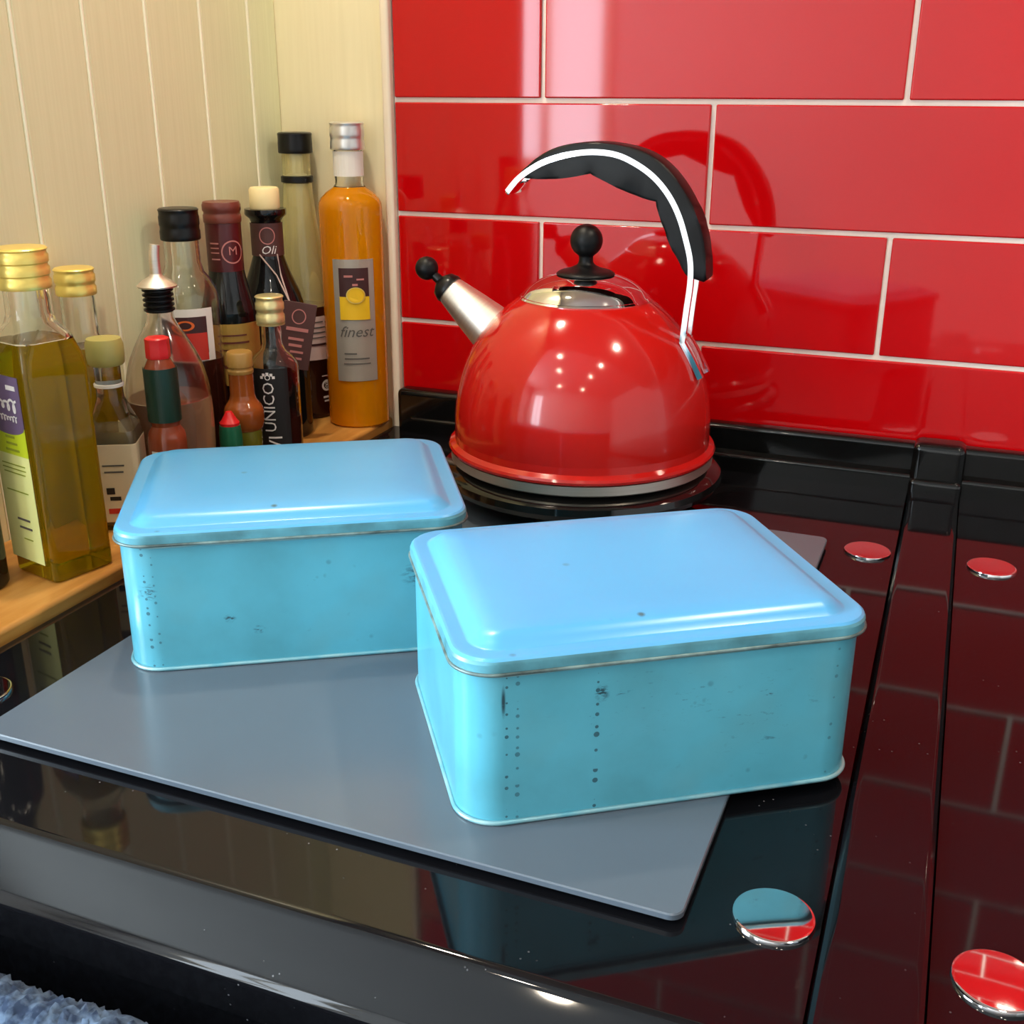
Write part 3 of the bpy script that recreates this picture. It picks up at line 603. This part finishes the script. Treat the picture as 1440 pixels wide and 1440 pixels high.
bars_on_cyl('small_print', [(0.009, 0.107-WZ, 0.012, 0.0013), (0.011, 0.1015-WZ, 0.017, 0.0013), (0.011, 0.0965-WZ, 0.015, 0.0013), (0.011, 0.0915-WZ, 0.017, 0.0011)], 0.0253, F, 'grey_print', lb)
ring_on_cyl('emblem', 0.0252, F+0.62, 0.0420-WZ, 0.0058, 0.0022, 'white_print', t)
text_on_cyl('lettering', '8', 0.0090, 0.0252, F+0.62, 0.0420-WZ, 'white_print', t)
for bar in ((0.0155, 0.052-WZ, 0.010, 0.0010), (0.0155, 0.030-WZ, 0.009, 0.0022), (0.0150, 0.026-WZ, 0.006, 0.0018)): bars_on_cyl('emblem_print', [bar], 0.0252, F, 'white_print', t)

# --- dark balsamic bottle with cream cork and hanging tag
x, y = -0.478, -0.104; t = bottle('bottle', 'black balsamic bottle with cream stopper and a brown tag on a string', x, y); F = face(x, y, 0)
pr = rel([(0.0, 0.0082), (0.0305, 0.0082), (0.0320, 0.0105)] + smooth_prof([(0.0320, 0.0105), (0.0320, 0.1120), (0.0312, 0.1280), (0.0275, 0.1440), (0.0199, 0.1622), (0.0142, 0.1790)], 4) + [(0.0138, 0.2100), (0.0150, 0.2130), (0.0186, 0.2160), (0.0190, 0.2175), (0.0188, 0.2215), (0.0, 0.2215)])
lathe('glass', pr, 'dark_glass', t, 56)
lathe('stopper', rel([(0, 0.2216), (0.0132, 0.2216), (0.0136, 0.2230), (0.0136, 0.2385), (0.0122, 0.2403), (0, 0.2405)]), 'cork_cream', t)
nl = wrap('neck_label', 0.0141, 0.1800-WZ, 0.2095-WZ, F-1.5, F+1.5, 'tag_brown', t)
ring_on_cyl('emblem', 0.0143, F, 0.1985-WZ, 0.0070, 0.0009, 'pink_print', nl, 0.0008, 0.0078)
text_on_cyl('lettering', 'Oli', 0.0105, 0.0143, F, 0.1855-WZ, 'white_print', nl, shear=0.3)
tg = Vector((math.cos(F), math.sin(F), 0)); tgs = Vector((-math.sin(F), math.cos(F), 0))
c0 = tg*0.0400+tgs*0.0200
tagm = box_bm(-0.0150, 0.0150, -0.0004, 0.0004, -0.031, 0.031, 0.0003, 1)
hangtag = from_bm('tag', tagm, 'tag_brown', t); hangtag.location = c0+Vector((0, 0, 0.1110-WZ)); hangtag.rotation_euler = (0, math.radians(11), F+PI/2-0.05)
def on_tag(name, bm_, material): return from_bm(name, bm_, material, hangtag)
bm = bmesh.new(); n_ = 24; A_ = []; B_ = []
for i in range(n_):
    a = 2*PI*i/n_; A_.append(bm.verts.new((0.0065*math.cos(a), -0.0007, 0.018+0.0070*math.sin(a)))); B_.append(bm.verts.new((0.0055*math.cos(a), -0.0007, 0.018+0.0060*math.sin(a))))
for i in range(n_): bm.faces.new((A_[i], A_[(i+1) % n_], B_[(i+1) % n_], B_[i]))
on_tag('tag_emblem', bm, 'pink_print')
for (u, z, w, h) in ((0, 0.006, 0.020, 0.0032), (0.0, -0.003, 0.014, 0.0024), (0.0, -0.009, 0.012, 0.0024), (0.002, -0.015, 0.012, 0.002), (0.003, -0.021, 0.009, 0.002)):
    on_tag('tag_print', box_bm(u-w/2, u+w/2, -0.0007, -0.0005, z-h/2, z+h/2), 'pink_print')
for sg in (-1, 1):
    tube('string', [tg*0.0150+tgs*0.008*sg+Vector((0, 0, 0.182-WZ)), tg*0.0225+tgs*(0.008+0.002*sg)+Vector((0, 0, 0.1640-WZ)), tg*0.0345+tgs*0.016+Vector((0, 0, 0.1415-WZ))], 0.0007, 'string', t, 6)

# --- dark bottle with brown cap and maroon neck
x, y = -0.482, -0.165; t = bottle('bottle', 'black bottle with brown screw cap, maroon neck emblem and gold label', x, y); F = face(x, y, 4)
lathe('glass', rel([(0.0, 0.0082), (0.0235, 0.0082), (0.0245, 0.0100)] + smooth_prof([(0.0246, 0.0100), (0.0246, 0.1312), (0.0240, 0.1370), (0.0180, 0.1600), (0.0152, 0.1750), (0.0150, 0.1800)], 4) + [(0.0150, 0.2140), (0.0, 0.2140)]), 'dark_glass', t, 56)
nl = lathe('neck_foil', rel([(0.0151, 0.1740), (0.0155, 0.1740), (0.0155, 0.2150), (0.0151, 0.2150)]), 'maroon_foil', t, 40, True)
lathe('cap', rel([(0, 0.2152), (0.0160, 0.2152), (0.0163, 0.2165), (0.0163, 0.2215), (0.0156, 0.2225), (0.0156, 0.2240), (0.0165, 0.2255), (0.0166, 0.2300), (0.0155, 0.2326), (0, 0.2327)]), 'brown_cap', t)
ring_on_cyl('emblem', 0.0156, F+0.35, 0.1910-WZ, 0.0098, 0.0012, 'pink_print', nl, 0.0006, 0.0100)
text_on_cyl('lettering', 'M', 0.0105, 0.0156, F+0.35, 0.1918-WZ, 'pink_print', nl)
bars_on_cyl('neck_lines', [(-0.0100, 0.1985-WZ, 0.008, 0.0012), (-0.0100, 0.1945-WZ, 0.008, 0.0010), (-0.0100, 0.1905-WZ, 0.008, 0.0010), (-0.0095, 0.1850-WZ, 0.008, 0.0012)], 0.0156, F, 'pink_print', nl, 0.0006)
lb = wrap('label', 0.0247, 0.0750-WZ, 0.1300-WZ, F-1.0, F+1.2, 'gold_paper', t)
bars_on_cyl('small_print', [(0, 0.120-WZ, 0.022, 0.0014), (0.001, 0.1135-WZ, 0.024, 0.0018), (0, 0.107-WZ, 0.020, 0.0014), (0, 0.092-WZ, 0.024, 0.0030)], 0.0248, F, 'brown_cap', lb)

# --- clear bottle with black cap and an orange-red label
x, y = -0.484, -0.222; t = bottle('bottle', 'broad clear bottle with black screw cap and white-edged orange and red label', x, y); F = face(x, y, 0)
pr = rel([(0.0255, 0.0082), (0.0272, 0.0105), (0.0272, 0.100), (0.0272, 0.1560), (0.0262, 0.1645), (0.0215, 0.1735), (0.0165, 0.1800), (0.0146, 0.1880), (0.0143, 0.2060)])
filled(pr, 0.1000, t, 'dark_liquid', 'sauce')
lathe('cap', rel(cap_prof(0.0164, 0.2065, 0.2320, 2, 0.0005)), 'black_plastic', t)
lb = wrap('label', 0.0273, 0.1090-WZ, 0.1530-WZ, F-1.0, F+0.75, 'white_paper', t)
wrap('label_dark', 0.0277, 0.1160-WZ, 0.1465-WZ, F-0.85, F+0.52, 'brown_print', lb)
wrap('label_red', 0.0281, 0.1100-WZ, 0.1330-WZ, F-0.55, F+0.50, 'red_print', lb)
ring_on_cyl('label_orange', 0.0281, F-0.12, 0.1395-WZ, 0.0075, 0.0024, 'orange_print', lb, 0.0008, 0.0042)

# --- teardrop cruet with steel pourer
x, y = -0.455, -0.294; t = bottle('cruet', 'teardrop glass cruet with ribbed black stopper and curved steel pouring spout', x, y, 'cruet'); F = face(x, y, 0)
pr = rel([(0.0240, 0.0082), (0.0280, 0.0110)] + smooth_prof([(0.0280, 0.0110), (0.0325, 0.0420), (0.0338, 0.0750), (0.0325, 0.1000), (0.0282, 0.1201), (0.0205, 0.1372), (0.0130, 0.1500), (0.0105, 0.1560), (0.0104, 0.1610)], 4))
filled(pr, 0.0930-WZ, t, 'pink_vinegar', 'vinegar', 'glass_frosted', 0.0020)
sprof = rel([(0, 0.1560)])
st_ = [(0.0, 0.1612)]
for k in range(5):
    zz = 0.1612+k*0.0038; st_ += [(0.0100, zz), (0.0118, zz+0.0008), (0.0118, zz+0.0020), (0.0098, zz+0.0028)]
st_ += [(0.0105, 0.1805), (0.0, 0.1808)]
stp = lathe('stopper', rel(st_), 'black_rubber', t, 36)
lathe('collar', rel([(0.0, 0.1808), (0.0060, 0.1808), (0.0150, 0.1800), (0.0152, 0.1812), (0.0110, 0.1850), (0.0055, 0.1880), (0.0045, 0.1900), (0.0, 0.1900)]), 'steel', stp, 36)
sv = Vector((-0.55, -0.83, 0)).normalized()
tube('spout', [Vector((0, 0, 0.188-WZ)), Vector((0, 0, 0.2000-WZ)), Vector((0, 0, 0.2050-WZ))+sv*-0.0003, Vector((0, 0, 0.2120-WZ))+sv*-0.0014], [0.0044, 0.0042, 0.0040, 0.0039], 'steel', stp, 16)
wrap('sticker', 0.0325, 0.0425-WZ, 0.0520-WZ, F+0.55, F+0.95, 'white_paper', t, 0.0006, 8)

# --- hot sauce bottle with red cap
x, y = -0.420, -0.344; t = bottle('bottle', 'small hot sauce bottle with red cap and dark green neck label', x, y); F = face(x, y, 0)
lathe('glass', rel([(0, 0.0082), (0.0135, 0.0082), (0.0145, 0.0100), (0.0146, 0.0740), (0.0135, 0.0815), (0.0105, 0.0865), (0.0112, 0.0900), (0.0116, 0.0940), (0.0116, 0.1300), (0.0095, 0.1345), (0.0080, 0.1375), (0, 0.1375)]), 'red_sauce', t)
wrap('neck_label', 0.0117, 0.0905-WZ, 0.1310-WZ, F-1.8, F+1.8, 'dark_green_paper', t, n=30)
lathe('cap', rel(cap_prof(0.0090, 0.1376, 0.1532, 1, 0.0002)), 'red_cap', t, 8)
lbm = wrap('label', 0.0147, 0.0300-WZ, 0.0690-WZ, F-0.9, F+0.2, 'white_paper', t)
x, y = -0.424, -0.2595; t = bottle('bottle', 'short green bottle with a red pointed cap between cruet and brown bottle', x, y); F = face(x, y, 0)
lathe('glass', rel([(0, 0.0082), (0.0088, 0.0082), (0.0094, 0.0100), (0.0094, 0.0560), (0.0085, 0.0632), (0, 0.0632)]), 'green_paper', t, 32)
lathe('cap', rel([(0, 0.0633), (0.0082, 0.0633), (0.0082, 0.0655), (0.0062, 0.0680), (0.0040, 0.0720), (0.0026, 0.0745), (0, 0.0750)]), 'red_cap', t, 24)

# --- small brown bottle with gold cap and bulging shoulder
x, y = -0.430, -0.230; t = bottle('bottle', 'small brown bottle with bronze cap and bulging orange-brown shoulder', x, y); F = face(x, y, 0)
lathe('glass', rel([(0, 0.0082), (0.0130, 0.0082), (0.0140, 0.0100), (0.0141, 0.0515)]), 'olive_glass', t, 40)
lathe('shoulder', rel(smooth_prof([(0.0141, 0.0515), (0.0160, 0.0545), (0.0171, 0.0630), (0.0160, 0.0705), (0.0118, 0.0770), (0.0103, 0.0820)], 4) + [(0.0102, 0.1000), (0, 0.1000)]), 'orange_brown_sauce', t, 40)
lathe('cap', rel([(0, 0.1001), (0.0105, 0.1001), (0.0108, 0.1012), (0.0108, 0.1030), (0.0100, 0.1040), (0.0100, 0.1052), (0.0108, 0.1062), (0.0108, 0.1170), (0.0098, 0.1184), (0, 0.1185)]), 'bronze_cap', t, 36)

# --- small bottle with black upright label
x, y = -0.430, -0.180; t = bottle('bottle', 'small clear bottle with gold cap and black label lettered UNICO upright', x, y); F = face(x, y, -6)
pr = rel([(0.0200, 0.0082), (0.0214, 0.0100), (0.0216, 0.0950), (0.0210, 0.0985), (0.0170, 0.1045), (0.0115, 0.1095), (0.0090, 0.1150), (0.0087, 0.1340)])
filled(pr, 0.0430, t, 'dark_liquid', 'vinegar', 'glass', 0.0016)
lathe('cap', rel(cap_prof(0.0124, 0.1340, 0.1575, 2, 0.0010)), 'pale_gold_cap', t)
lathe('lip', rel([(0.0088, 0.1320), (0.0122, 0.1322), (0.0124, 0.1335), (0.0088, 0.1338)]), 'pale_gold_cap', t, 32, True)
lb = wrap('label', 0.0217, 0.0150-WZ, 0.0975-WZ, F-1.05, F+0.62, 'black_paper', t, n=28)
text_on_cyl('lettering', 'UNICO', 0.0138, 0.0219, F-0.16, 0.0635-WZ, 'white_print', lb, rot=PI/2)
text_on_cyl('lettering', 'VI', 0.0165, 0.0219, F+0.00, 0.0310-WZ, 'white_print', lb, rot=PI/2)
for k in range(5):
    a = math.radians(90+(k-2)*38)
    bars_on_cyl('emblem_leaf', [(-0.0040+0.0052*math.cos(a), 0.0900-WZ+0.0042*math.sin(a)-0.001, 0.0024, 0.0024)], 0.0219, F, 'white_print', lb)
ring_on_cyl('emblem', 0.0219, F-0.18, 0.0900-WZ, 0.0024, 0.0008, 'white_print', lb)

# --- small square bottle with olive cap and cream paper label
x, y = -0.455, -0.360; t = bottle('bottle', 'small square pale bottle with olive green cap and cream paper label', x, y)
t.rotation_euler.z = math.radians(28)
def sq(prof, k=6): return [rrect(h, h, r, z-WZ, k) for (h, r, z) in prof]
loft('glass', sq([(0.0165, 0.004, 0.0082), (0.0175, 0.004, 0.0100), (0.0175, 0.004, 0.0790), (0.0165, 0.006, 0.0870), (0.0125, 0.0080, 0.0990), (0.0100, 0.0098, 0.1080), (0.0095, 0.0094, 0.1180), (0.0095, 0.0094, 0.1330)]), 'glass', t, ang=30)
loft('liquid', sq([(0.0150, 0.003, 0.0120), (0.0158, 0.003, 0.0130), (0.0158, 0.003, 0.0800), (0.0150, 0.005, 0.0850)]), 'grey_liquid', t, ang=30)
lathe('neck_ring', rel([(0.0096, 0.1165), (0.0108, 0.1170), (0.0108, 0.1190), (0.0096, 0.1195)]), 'white_paper', t, 32, True)
lathe('cap', rel([(0, 0.1330), (0.0120, 0.1330), (0.0132, 0.1345), (0.0136, 0.1400), (0.0136, 0.1480), (0.0122, 0.1525), (0.006, 0.1534), (0, 0.1535)]), 'olive_cap', t)
lbs = loft('label', sq([(0.0177, 0.004, 0.0150), (0.01785, 0.004, 0.0152), (0.01785, 0.004, 0.0760), (0.0177, 0.004, 0.0762)]), 'cream_paper', t, False, 30)
for (yy, z, w, h, mt) in ((-0.004, 0.040, 0.006, 0.005, 'black_paper'), (-0.001, 0.034, 0.008, 0.003, 'black_paper'), (-0.002, 0.024, 0.010, 0.004, 'red_print'), (0.0, 0.060, 0.016, 0.0012, 'grey_print'), (0.0, 0.055, 0.014, 0.0012, 'grey_print')):
    box('small_print', yy-w/2, yy+w/2, -0.01815, -0.0179, z-h/2-WZ, z+h/2-WZ, mt, lbs)

# --- olive oil bottle behind (gold cap)
x, y = -0.488, -0.345; t = bottle('bottle', 'slim olive oil bottle with gold cap against the boarded wall, label hidden', x, y)
pr = rel([(0.0190, 0.0082), (0.0200, 0.0100), (0.0200, 0.1200), (0.0190, 0.1300), (0.0150, 0.1420), (0.0128, 0.1510), (0.0125, 0.1800)])
filled(pr, 0.1330, t, 'olive_oil', 'oil')
lathe('cap', rel(cap_prof(0.0147, 0.1800, 0.1998, 2, 0.0008)), 'gold_cap', t)

# --- large square olive oil bottle
x, y = -0.4372, -0.4451; t = bottle('bottle', 'large square olive oil bottle with ribbed gold cap and purple and lime label', x, y)
t.rotation_euler.z = math.radians(-13.6)
HS = 0.0236
outp = [(HS-0.0015, 0.004, 0.0082), (HS, 0.005, 0.0100), (HS, 0.005, 0.1500), (HS-0.0008, 0.006, 0.1600), (0.0200, 0.0100, 0.1730), (0.0155, 0.0140, 0.1815), (0.0140, 0.0138, 0.1870), (0.0138, 0.0136, 0.2040)]
LV = 0.1700; hl = 0.0228-(0.0228-0.0200)*(LV-0.1600)/0.0130
up_ = [(hl, 0.0092, LV+0.0002)]+[q for q in outp if q[2] > LV]
inp = [(h-0.0024, max(r-0.001, 0.002) if h > 0.016 else h-0.0026, z) for (h, r, z) in reversed(up_)]
gl = sq(up_+inp, 8); loft('glass', gl+[gl[0]], 'glass', t, False, 30)
loft('oil', sq([q for q in outp if q[2] < LV]+[(hl, 0.0092, LV)], 8), 'olive_oil', t, True, 30)
lathe('cap', rel(cap_prof(0.0168, 0.2030, 0.2290, 3, 0.0009)), 'gold_cap', t)
def flat(name, u0, u1, z0, z1, material, parent, d=0.0, th=0.0003): return box(name, u0, u1, -HS-0.0004-d-th, -HS-0.0004-d, z0-WZ, z1-WZ, material, parent)
lb = flat('label', -0.0225, 0.0145, 0.0200, 0.0960, 'pale_lime_paper', t)
flat('label_lime', -0.0225, 0.0145, 0.0960, 0.1160, 'lime_paper', lb)
flat('label_purple', -0.0225, 0.0145, 0.1160, 0.1500, 'purple_paper', lb)
# rounded lower edge of the purple field
bm = bmesh.new(); vs = [bm.verts.new((-0.004+0.0185*math.cos(a), -HS-0.0009, 0.1162-WZ+0.0060*math.sin(a))) for a in [PI+PI*i/16 for i in range(17)]]; bm.faces.new(vs); from_bm('label_curve', bm, 'purple_paper', lb)
def flat_text(name, txt, size, u, z, material, parent, shear=0.0):
    me = text_mesh(txt, size, shear)
    for vv in me.vertices: vv.co = (vv.co.x+u, -HS-0.0011, vv.co.y+z-WZ)
    return link(name, me, material, parent)
def squiggle(name, u0, u1, zc, amp, loops, wd, material, parent):
    bm = bmesh.new(); N = 90; pts = []
    for i in range(N+1):
        q = i/N; a = q*loops*2*PI; pts.append((u0+(u1-u0)*q+amp*0.55*math.sin(a), zc+amp*(0.75+0.25*math.sin(q*9))*math.cos(a)))
    prev = None
    for i, (u, z) in enumerate(pts):
        p, q = pts[max(i-1, 0)], pts[min(i+1, N)]; dx, dz = q[0]-p[0], q[1]-p[1]; l_ = math.hypot(dx, dz) or 1; nx, nz = -dz/l_*wd/2, dx/l_*wd/2
        cur = (bm.verts.new((u+nx, -HS-0.0011, z+nz-WZ)), bm.verts.new((u-nx, -HS-0.0011, z-nz-WZ)))
        if prev: bm.faces.new((prev[0], prev[1], cur[1], cur[0]))
        prev = cur
    return from_bm(name, bm, material, parent)
squiggle('script_lettering', -0.0205, 0.0105, 0.1305, 0.0042, 5, 0.0017, 'white_print', lb)
squiggle('script_lettering', -0.0100, 0.0090, 0.1215, 0.0020, 6, 0.0010, 'white_print', lb)
flat('small_print', 0.0010, 0.0110, 0.1410, 0.1440, 'white_print', lb, 0.0004)
for (u, z, w, h, mt) in ((-0.003, 0.1085, 0.010, 0.0016, 'olive_print'), (-0.002, 0.1040, 0.012, 0.0016, 'olive_print'), (-0.002, 0.0995, 0.015, 0.0016, 'olive_print'), (-0.004, 0.0890, 0.026, 0.0007, 'olive_print'), (-0.004, 0.0860, 0.026, 0.0007, 'olive_print'), (-0.004, 0.0830, 0.024, 0.0007, 'olive_print'), (-0.004, 0.0700, 0.024, 0.0007, 'olive_print'), (-0.002, 0.0500, 0.014, 0.0014, 'grey_print'), (-0.001, 0.0440, 0.014, 0.0014, 'grey_print'), (0.000, 0.0360, 0.010, 0.0007, 'olive_print')):
    flat('small_print', u-w/2, u+w/2, z-h/2, z+h/2, mt, lb, 0.0004)

# --- dark bottle at the very edge, beyond the square oil bottle
x, y = -0.470, -0.495; t = bottle('bottle', 'dark round bottle at the end of the oak strip, beside the large square oil bottle', x, y)
lathe('glass', rel([(0, 0.0082), (0.0210, 0.0082), (0.0220, 0.0100)] + smooth_prof([(0.0220, 0.0100), (0.0220, 0.1450), (0.0190, 0.1650), (0.0130, 0.1850), (0.0120, 0.2150)], 4) + [(0, 0.2150)]), 'dark_glass', t, 40)
lathe('cap', rel(cap_prof(0.0135, 0.2150, 0.2400, 2, 0.0005)), 'black_plastic', t)
